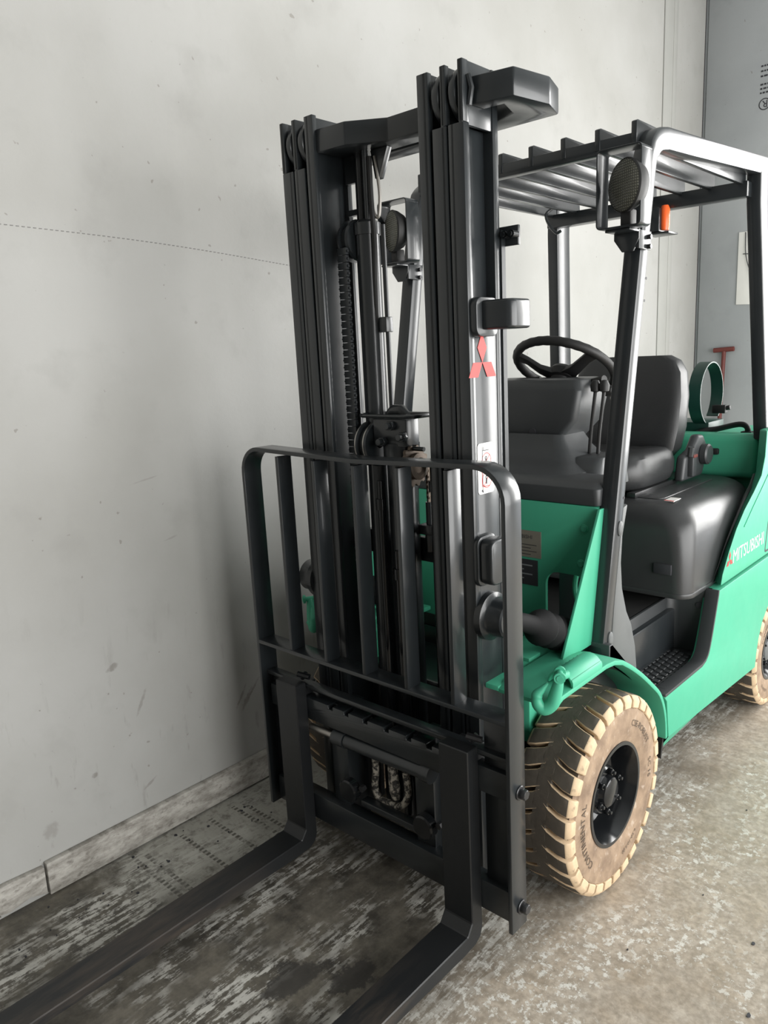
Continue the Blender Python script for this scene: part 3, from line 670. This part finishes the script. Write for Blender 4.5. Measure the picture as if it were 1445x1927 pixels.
MB().box(-.385,.385,.298,.332,2.050,2.090).build('guard_front_bar', 'black', FL, bevel=.003)
MB().box(-.402,.402,1.165,1.22,2.020,2.072).build('guard_rear_bar', 'black', FL, bevel=.003)
slm = MB().prism([(.296,2.062),(.296,2.118),(.305,2.122),(1.19,2.112),(1.195,2.062)], 'x', -.008, .008).mesh('roof_slat', ['black'], bevel=.002)
for k in range(8):
    o = link('roof_slat', slm, FL); o.location = ((k-3.5)*.1085, 0, 0)
MB().tube(bezier([(-.33,1.09,2.085),(-.35,1.07,2.06),(-.335,1.065,2.02),(-.31,1.08,1.985),(-.29,1.085,1.99)], 6), .006, 8).build('cable_clip', 'black', FL)
# head lamps with strap guards
for s in (-1,1):
    c = Vector((s*.432, .135, 1.924))
    if s < 0: c = Vector((-.385, .150, 1.924))
    ra = math.radians(-28); ca_, sa_ = math.cos(ra), math.sin(ra)
    def turn(x,y,z): return (c.x+(x-c.x)*ca_-(y-c.y)*sa_, c.y+(x-c.x)*sa_+(y-c.y)*ca_, z)
    shell = MB().lathe([(.0,.055),(.03,.052),(.052,.036),(.064,.014),(.067,0),(.064,-.004)], c, 'y', 36).xf(turn)
    hl = shell.build('head_lamp', 'rubber', FL)
    MB().lathe([(.064,-.002),(.060,-.006),(.035,-.011),(0,-.013)], c, 'y', 36).xf(turn).build('lens', 'lens', hl, label='ribbed round lens')
    x0, x1 = c.x-.076, c.x+.048
    if s < 0: x0, x1 = c.x-.055, c.x+.072
    z0, z1 = 1.822, 2.020
    lp = arc((x1-.012,z1-.012),.012,0,90,4)+arc((x0+.012,z1-.012),.012,90,180,4)+arc((x0+.012,z0+.012),.012,180,270,4)+arc((x1-.012,z0+.012),.012,270,360,4)
    lp = lp+[lp[0]]
    MB().sweep([(a,0,b) for a,b in lp], (0,1,0), c.y-.008, c.y+.055, .004, inner=1).build('lamp_guard', 'black', hl, bevel=.001)
    MB().box(c.x-.014,c.x+.014,c.y+.005,c.y+.045,1.822,1.868).build('lamp_stalk', 'rubber', hl, bevel=.004)
    xp = s*TX
    MB().prism([(xp-.035,1.824),(xp+.036,1.824),(xp+.036,1.80),(xp+.02,1.768),(xp-.012,1.768),(xp-.035,1.80)], 'y', .205, .213).box(xp+.028,xp+.036,.208,.285,1.774,1.822).box(xp-.034,xp+.036,.15,.21,1.816,1.822).build('lamp_bracket', 'black', hl, bevel=.0015)
    for z in (1.806,1.781):
        b_ = MB(); hexbolt(b_, (xp+.036,.262,z), (1,0,0), .007, .010); b_.build('bolt', 'bolt', hl)
# rear warning lamp under the roof
ol = MB().box(.06,.112,1.10,1.19,1.935,2.02).box(.06,.15,1.10,1.19,1.925,1.932).build('rear_lamp', 'black', FL, bevel=.002)
MB().lathe([(0,-.045),(.016,-.045),(.018,-.03),(.018,.03),(.012,.045),(0,.046)], (.118,1.14,1.985), 'z', 20).build('lamp_lens', 'orange', ol, label='orange lens')

# ---------- green front cowl, fenders, gussets, hooks
PY = .105
cp = [(-.39,.62),(.215,.62),(.215,.79)]+[(p[0],p[1]) for p in arc((.255,.828),.040,180,90,5)]+[(p[0],p[1]) for p in arc((.315,.846),.022,90,0,4)]+[(.337,.62),(.39,.62),(.39,1.055)]+[(p[0],p[1]) for p in arc((.37,1.058),.020,0,90,4)]+[(-.37,1.078),(-.39,1.058)]
CP = MB().prism(cp, 'y', PY, PY+.014).build('cowl_panel', 'green', FL, bevel=.003, ang=50)
MB().box(-.38,.38,PY+.014,PY+.05,1.04,1.078).build('cowl_lip', 'green', CP, bevel=.004)
MB().box(.215,.337,PY+.08,PY+.10,.62,.90).build('cowl_inner', 'ink', FL)
MB().tube(bezier([(.295,.15,.868),(.288,.15,.82),(.295,.15,.78),(.315,.15,.745)], 5), .008, 8).build('cable', 'green', FL)
for x, z in ((.342,1.012),(.333,.907)):
    b_ = MB(); hexbolt(b_, (x,PY,z), (0,-1,0), .010, .007); b_.cyl((x,PY,z),(x,PY-.003,z),.013,16); b_.build('bolt', 'green', CP, bevel=.001, seg=1)
dp = MB().box(.04,.200,PY-.0025,PY,.902,.985).build('data_plate', 'plate', CP, label='worn grey maker data plate')
pr2 = MB()
vs, fs = text_mesh('MITSUBISHI', .017); pr2.add([(a+.085,PY-.0028,c+.960) for a,c,_ in vs], fs)
for i in range(4): pr2.box(.055,.185-.02*(i%2),PY-.0029,PY-.0025,.940-i*.010,.942-i*.010)
pr2.build('plate_print', 'ink', CP, smooth=False)
MB().box(.04,.188,PY-.0025,PY,.814,.894).build('warning_plate', 'ink', CP, label='dark warning plate')
wp = MB()
for i in range(4): wp.box(.06,.17-.03*(i%2),PY-.0032,PY-.0025,.874-i*.014,.878-i*.014)
wp.build('plate_print', 'paleink', CP, smooth=False)
ARCH = [(-.338,.684),(-.30,.697),(-.07,.699),(-.02,.693)]+[(p.x,p.y) for p in bezier([(.03,.676,0),(.09,.640,0),(.16,.592,0),(.235,.533,0),(.29,.485,0),(.325,.43,0),(.345,.37,0),(.352,.31,0)], 3)]
for s in (-1,1):
    def q(mb): return mb if s > 0 else mb.mirror()
    ar_ = ARCH if s > 0 else [(-.288,.684),(-.255,.697)]+ARCH[2:]
    fd = q(MB().sweep([(0,y,z) for y,z in ar_], (1,0,0), .335, .502 if s > 0 else .445, .014, inner=1)).build('fender', 'green', FL, bevel=.003, ang=50)
    q(MB().box(.20,.34,-.338 if s > 0 else -.29,.06,.676,.690)).build('fender_shelf', 'green', fd, bevel=.003)
    q(MB().box(.335,.350,-.10,.36,.30,.665)).build('wheel_house_wall', 'green', fd)
    q(MB().prism([(.352,.47),(.362,.32),(.335,.24),(.330,.25),(.345,.33),(.335,.45)], 'x', .35, .49)).build('mud_flap', 'rubber', fd)
    q(MB().prism([(.060,.690),(-.115,.690),(.095,1.075),(.125,1.075)], 'x', .386, .394)).build('gusset', 'green', FL, bevel=.001)
    # half-round welded sleeve on the fender and the grab hook at its mouth
    hp_ = [(p[0],p[1]) for p in arc((.468,.700),.036,0,180,10)]; hi = [(p[0],p[1]) for p in arc((.468,.700),.030,180,0,10)]
    sl = q(MB().prism(hp_+hi, 'y', -.255, -.10).prism([(.50,.698),(.504,.698),(.504,.712),(.50,.720)], 'y', -.255, -.10).xf(lambda x,y,z: (x-(.06 if s < 0 else 0), y+(.05 if s < 0 else 0), z))).build('hook_sleeve', 'green', FL, bevel=.0012)
    wd_ = MB()
    for i in range(7): wd_.tube([(.435,-.235+i*.02,.705),(.437,-.222+i*.02,.716)], .006, 6)
    q(wd_).build('weld_bead', 'green', sl)
    hook = MB()
    hpts = bezier([(.503,-.318,.757),(.499,-.320,.730),(.494,-.323,.705),(.488,-.327,.682),(.472,-.337,.668),(.459,-.345,.680),(.457,-.346,.702),(.467,-.340,.718),(.479,-.332,.735)], 5)
    n_ = len(hpts); rads = [.0105+.0065*math.sin(math.pi*min(1,i/(n_*.80))) if i < n_*.72 else .0125*(1-(i-n_*.72)/(n_*.29))+.002 for i in range(n_)]
    hook.tube(hpts, rads, 12)
    hook.cyl((.515,-.339,.757),(.491,-.297,.757),.008,12); hook.cyl((.514,-.337,.757),(.510,-.331,.757),.014,14); hook.cyl((.496,-.305,.757),(.492,-.298,.757),.014,14)
    hook.tube([(.500,-.312,.752),(.488,-.27,.735),(.475,-.235,.722)], .011, 10)
    if s < 0: hook.xf(lambda x,y,z: (x-.058, y+.055, z))
    q(hook).build('chain_hook', 'green', sl, label='green painted grab hook')

# ---------- body sides
side_poly = [(.352,.312),(.330,.44),(.310,.462),(.62,.458),(.648,.464),(.672,.484),(.695,.53),(.715,.58),(.742,.655),(.752,.684),(1.86,.684),(1.86,.26),(1.72,.255)]
side_poly += [(p[0],p[1]) for p in arc((YR,.245),.262,2,100,8)] + [(1.321,.468),(1.262,.425),(1.226,.367),(1.207,.31),(1.198,.253)]
for s in (-1,1):
    def q(mb): return mb if s > 0 else mb.mirror()
    sp_ = q(MB().prism(side_poly, 'x', .455, .505)).build('side_panel', 'green', FL, bevel=.006, seg=3, ang=40, label=('green lower side panel with step cut-out' if s > 0 else None))
    ch = MB().add([(.505,.352,.314),(.505,1.198,.255),(.462,1.19,.232),(.462,.345,.238),(.44,.345,.238),(.44,1.19,.232),(.44,.345,.33),(.44,1.19,.33)], [(0,1,2,3),(3,2,5,4),(4,5,7,6)])
    q(ch).build('sill', 'green', sp_, smooth=False)
    # upper engine side cover: outer face, forward-facing strip
    oc = [(.785,.690),(.80,.73),(.855,.80),(.92,.868),(1.0,.925),(1.1,.977),(1.175,1.025),(1.205,1.09),(1.212,1.185)]
    ic = [(.832,.690),(.862,.725),(.93,.79),(1.02,.862),(1.11,.925),(1.19,.968),(1.24,1.025),(1.252,1.10),(1.258,1.185)]
    cv = MB(); n_ = len(oc)
    V = [(.498,y,z) for y,z in oc]+[(.458,y,z) for y,z in ic]+[(.498,1.86,1.185),(.498,1.86,.690),(.458,1.86,1.185),(.458,1.86,.690)]
    F = [(i,i+1,n_+i+1,n_+i) for i in range(n_-1)]+[tuple(range(n_))+(2*n_,2*n_+1)]+[tuple(range(n_,2*n_))[::-1]+(2*n_+3,2*n_+2)]
    F += [(n_-1,2*n_,2*n_+2,2*n_-1),(2*n_,2*n_+1,2*n_+3,2*n_+2),(0,n_,2*n_+3,2*n_+1)]
    cv.add(V, F)
    co = q(cv).build('engine_side_cover', 'green', FL, bevel=.014, seg=4, ang=40, label=('green engine side cover with white lettering' if s > 0 else None))
    q(MB().sweep(bezier([(.4975,1.0,.862),(.4975,1.10,.925),(.4975,1.20,.985),(.4975,1.32,1.06)], 5), (1,0,0), 0, .003, .004)).build('cover_crease', 'green', co)
    # seam of the rear panel
    q(MB().prism([(1.262,.712),(1.272,.705),(1.9,.705),(1.9,.712),(1.275,.712),(1.270,.72),(1.30,.87),(1.294,.87)], 'x', .497, .4988)).build('panel_seam', 'ink', co)
    if s > 0:
        vs, fs = text_mesh('MITSUBISHI', .066)
        xs = [a for a,_,_ in vs]; zs = [c for _,c,_ in vs]; w_ = max(xs)-min(xs); h_ = max(zs)-min(zs)
        lt = MB().add([(.4988, .898+(a-min(xs))/w_*.340, .747+(c-min(zs))/h_*.049) for a,c,_ in vs], fs)
        lt.build('lettering', 'white', co, smooth=False, label='white maker lettering')
        emblem(MB(), (.4989,.864,.7655), (0,1.05,0), (0,0,1), .033).build('emblem', 'red', co, smooth=False, label='small red three-diamond emblem')
# step well with cleats, trim lip
sw = MB(); sw.box(.335,.470,.330,.745,.440,.452).box(.325,.340,.30,.78,.44,.642)
rw = [(.34,.668),(.34,.72)]+[(p[0],p[1]) for p in arc((.375,.715),.035,180,90,4)]+[(.47,.750),(.47,.78),(.325,.78)]
sw.prism([(.338,.69)]+[(p[0],p[1]) for p in arc((.375,.705),.037,180,90,5)]+[(.48,.742),(.48,.775),(.338,.775)], 'z', .44, .684)
SW = sw.build('step_well', 'plastic', FL, bevel=.003)
lip = [(.312,.470),(.615,.466)]+[(p.x,p.y) for p in bezier([(.645,.473,0),(.668,.492,0),(.690,.538,0),(.712,.598,0),(.738,.672,0)], 4)]+[(.742,.690)]
MB().sweep([(0,y,z) for y,z in lip], (1,0,0), .462, .5075, .010, inner=1).build('step_trim', 'plastic', SW, bevel=.002, ang=50)
MB().cyl((.445,.742,.625),(.445,.738,.625),.012,20).build('drain_hole', 'ink', SW)
clm = MB().box(-.0085,.0085,-.010,.010,0,.007).mesh('cleat', ['plastic'], bevel=.0015, seg=1)
for i in range(5):
    for j in range(11):
        o = link('cleat', clm, SW); o.location = (.358+i*.025, .375+j*.031+(.0155 if i % 2 else 0), .4515)
MB().box(-.42,.335,.10,.745,.600,.642).build('floor_board', 'rubber', FL, bevel=.004)
ls = [(.135,.60),(.19,1.06),(.235,1.07),(.205,.98),(.198,.90),(.208,.82),(.24,.74),(.275,.69),(.305,.61),(.325,.50),(.30,.50)]
MB().prism([(y,z) for y,z in ls], 'x', .385, .412).build('leg_shield', 'grey_plastic', FL, bevel=.006, ang=40)
MB().prism([(.135,.60),(.10,.66),(.07,.70),(.05,.70),(.05,.64),(.3,.50),(.33,.46)], 'x', .36, .45).build('step_corner_trim', 'plastic', FL, bevel=.004)

# ---------- dash, steering column, wheel
def rr3(x0,x1,y0,y1,z,r): return [(a,b,z) for a,b in rrect(x0,x1,y0,y1,r,4)]
MB().loft([rr3(-.385,.385,.106,.27,1.080,.015), rr3(-.385,.385,.104,.27,1.128,.02), rr3(-.375,.37,.135,.26,1.146,.03)]).build('dash_tray', 'plastic', FL, bevel=.004, ang=50)
MB().loft([rr3(-.34,.27,.16,.55,1.09,.05), rr3(-.33,.25,.18,.55,1.145,.05), rr3(-.30,.20,.27,.55,1.165,.05), rr3(-.27,.15,.33,.55,1.20,.04), rr3(-.25,.11,.37,.55,1.245,.03)]).build('column_base', 'plastic', FL, bevel=.004, ang=60)
cc = MB().loft([rr3(-.24,.07,.40,.55,1.19,.02), rr3(-.25,.09,.385,.58,1.215,.022), rr3(-.26,.155,.39,.60,1.29,.024), rr3(-.26,.165,.40,.62,1.385,.024), rr3(-.24,.148,.425,.61,1.418,.024), rr3(-.22,.13,.44,.60,1.422,.02)])
CC = cc.build('steering_column_cover', 'plastic', FL, bevel=.004, ang=40)
for x, z in ((.0,1.250),(-.105,1.246)):
    MB().cyl((x,.392,z),(x,.384,z),.012,18).build('screw_recess', 'ink', CC)
MB().lathe([(.0,.0),(.018,0),(.020,.012),(.014,.03),(0,.032)], (.20,.50,1.38), 'x', 16).build('ignition', 'rubber', CC)
MB().tube([(p[0],.505,p[1]) for p in arc((.236,1.355),.016,0,360,14)[:-1]], .002, 6, closed=True).build('key_ring', 'steel', CC)
SWC = Vector((0,.60,1.455)); tl = math.radians(33)
def sw_xf(x,y,z):  # wheel plane tilted: forward edge up
    return (SWC.x+x, SWC.y+y*math.cos(tl)+z*math.sin(tl), SWC.z-y*math.sin(tl)+z*math.cos(tl))
rim_ = [(.172*math.cos(2*math.pi*i/64), .172*math.sin(2*math.pi*i/64), 0) for i in range(64)]
stw = MB().tube(rim_, [.0150+(.0012*(i%2) if (i % 64) in range(26,60) else 0) for i in range(64)], 12, closed=True).xf(sw_xf).build('steering_wheel', 'rubber', FL)
for a in (90, 210, 330):
    a = math.radians(a); d = Vector((math.cos(a), math.sin(a), 0)); n_ = Vector((-d.y, d.x, 0)); rings = []
    for r, w, h, z in ((.03,.030,.012,-.035),(.08,.022,.010,-.028),(.13,.019,.009,-.008),(.168,.022,.010,0)):
        c = d*r; rings.append([tuple(c+n_*w+Vector((0,0,z-h))), tuple(c+n_*w*.8+Vector((0,0,z+h))), tuple(c-n_*w*.8+Vector((0,0,z+h))), tuple(c-n_*w+Vector((0,0,z-h)))])
    MB().loft(rings).xf(sw_xf).build('spoke', 'rubber', stw, bevel=.004)
MB().lathe([(0,-.10),(.032,-.10),(.036,-.05),(.046,-.045),(.048,-.02),(.040,-.008),(.02,-.003),(0,-.002)], (0,0,0), 'z', 28).xf(sw_xf).build('steering_hub', 'rubber', stw)
MB().tube([(-.06,.53,1.42),(-.13,.50,1.415),(-.19,.46,1.405)], [.008,.008,.009], 10).lathe([(0,-.015),(.012,-.012),(.015,0),(.012,.012),(0,.015)], (-.20,.45,1.402), 'x', 14).build('direction_lever', 'rubber', FL)
MB().tube([(.06,.55,1.40),(.13,.52,1.405),(.20,.50,1.415)], [.008,.009,.014], 10).build('lamp_lever', 'rubber', FL)
for i, x in enumerate((.175,.205)):
    MB().tube([(x,.44,1.10),(x+.01,.44,1.25),(x+.02,.45,1.385)], .006, 8).lathe([(0,-.02),(.015,-.014),(.017,.005),(.01,.02),(0,.022)], (x+.02,.45,1.395), 'z', 14).build('control_lever', 'rubber', FL)
MB().loft([rr3(.16,.30,.26,.50,1.09,.03), rr3(.17,.29,.29,.50,1.15,.03), rr3(.18,.27,.34,.49,1.18,.02)]).build('lever_box', 'plastic', FL, bevel=.004, ang=50)

# ---------- engine hood and seat
hr = []
for z, i_, rc in ((.688,.0,.055),(.71,.0,.055),(.80,.002,.06),(.89,.006,.07),(.925,.012,.08),(.952,.024,.085),(.972,.042,.09),(.986,.066,.09),(.993,.095,.09)):
    hr.append([(a_, b_, z) for a_, b_ in rrect(-.462+i_, .462-i_, .585+i_*.9, 1.29, rc, 6)])
HD = MB().loft(hr).build('engine_hood', 'hood', FL, label='black moulded engine hood under the seat')
MB().loft([[(a_,b_,z) for a_,b_ in rrect(-.4645,.4645,.5825,.86,.057,6)] for z in (.684,.702)]).build('hood_rim', 'hood', HD, bevel=.003)
rim_pts = bezier([(.455,.80,.69),(.457,.862,.735),(.457,.93,.80),(.457,1.03,.872),(.457,1.12,.934),(.455,1.20,.975),(.452,1.25,1.01)], 4)
MB().tube(rim_pts, .009, 8).build('hood_seal', 'hood', HD)
MB().prism(rrect(-.25,.318,.70,1.20,.03), 'z', .991, .9965).build('hood_tray', 'hood', HD, bevel=.003)
MB().box(.345,.405,.580,.588,.765,.80).build('hood_latch', 'ink', HD, bevel=.001)
MB().prism([(.330,.690),(.366,.684),(.364,.752),(.328,.754)], 'z', .9925, .9945).build('hood_label', 'label', HD, label='small white and red warning label')
MB().prism([(.330,.690),(.366,.684),(.366,.694),(.330,.700)], 'z', .9945, .9948).build('label_stripe', 'red', HD)
def pillow(x0,x1,y0,y1,z0,z1,r,seg=5): return MB().box(x0,x1,y0,y1,z0,z1)
crings = []
for z, k in ((1.005,.86),(1.02,.95),(1.05,1.0),(1.085,1.0),(1.11,.96),(1.125,.88),(1.130,.75)):
    ring = []
    for i in range(32):
        a = 2*math.pi*i/32; cx = math.copysign(abs(math.cos(a))**.45, math.cos(a)); cy = math.copysign(abs(math.sin(a))**.5, math.sin(a))
        x = .240*k*cx; y = .88+.222*k*cy
        zz = z+(.012*abs(cx)**4 if z > 1.1 else 0)
        ring.append((x,y,zz))
    crings.append(ring)
MB().loft(crings).build('seat_cushion', 'vinyl', FL, label='black vinyl seat cushion')
rings = []
for z, y0, y1, hw in ((1.09,1.03,1.13,.20),(1.12,1.02,1.16,.222),(1.20,1.035,1.18,.232),(1.32,1.062,1.20,.230),(1.41,1.085,1.205,.218),(1.455,1.105,1.20,.19),(1.475,1.125,1.19,.15)):
    # curved plan: bolsters come forward
    ring = []
    for i in range(24):
        a = 2*math.pi*i/24; cx = math.copysign(abs(math.cos(a))**.55, math.cos(a)); cy = math.copysign(abs(math.sin(a))**.7, math.sin(a))
        x = hw*cx; y = (y0+y1)/2+(y1-y0)/2*cy
        if cy < 0: y -= .028*(abs(cx)**3)
        ring.append((x,y,z))
    rings.append(ring)
MB().loft(rings).build('seat_back', 'vinyl', FL, label='tall black vinyl seat back')
sc_ = MB().prism([(1.0,1.005),(1.20,1.005),(1.235,1.06),(1.235,1.13),(1.20,1.165),(1.15,1.17),(1.10,1.12),(1.02,1.10)], 'x', .236, .272).build('seat_hinge_cover', 'plastic', FL, bevel=.012, seg=3)
MB().lathe([(0,.27),(.036,.27),(.040,.275),(.040,.296),(.034,.302),(0,.303)], (0,1.19,1.09), 'x', 28).build('recline_knob', 'plastic', sc_)
bk_ = MB().box(.262,.292,1.045,1.085,1.02,1.105).build('belt_buckle', 'plastic', FL, bevel=.006)
MB().box(.264,.294,1.048,1.086,1.092,1.104).build('release_button', 'redpaint', bk_, bevel=.002)
MB().tube([(.28,1.045,1.10),(.285,1.04,1.135)], .012, 8).build('belt_tongue', 'plastic', bk_)
for s in (-1,1): MB().box(min(s*.2,s*.232),max(s*.2,s*.232),.68,1.05,.993,1.012).build('seat_rail', 'bolt', FL, bevel=.002)

# ---------- counterweight, gas-bottle cradle, hose
MB().box(-.45,.45,1.36,1.88,.28,1.140).build('counterweight', 'green', FL, bevel=.05, seg=5)
MB().box(-.44,.44,1.30,1.42,.98,1.155).build('counterweight_ledge', 'green', FL, bevel=.03, seg=4)
MB().box(.262,.30,1.285,1.302,1.075,1.10).build('latch', 'rubber', FL, bevel=.006)
rp_ = arc((1.475,1.305), .128, -50, 290, 40)
MB().sweep([(0,a,b) for a,b in rp_], (1,0,0), .150, .200, .005).build('bottle_strap', 'darkgreen', FL, label='dark green gas-bottle clamp ring')
MB().box(.0,.21,1.42,1.60,1.135,1.19).build('bottle_cradle', 'darkgreen', FL, bevel=.004)
MB().box(.17,.225,1.565,1.60,1.215,1.25).cyl((.21,1.585,1.235),(.24,1.585,1.24),.010,12).build('strap_clasp', 'rubber', FL, bevel=.003)
MB().tube(bezier([(.12,1.36,1.10),(.18,1.40,1.15),(.25,1.42,1.165),(.33,1.42,1.185),(.362,1.42,1.175),(.368,1.42,1.14)], 6), .0115, 10).box(.345,.385,1.40,1.44,1.118,1.158).build('gas_hose', 'rubber', FL)
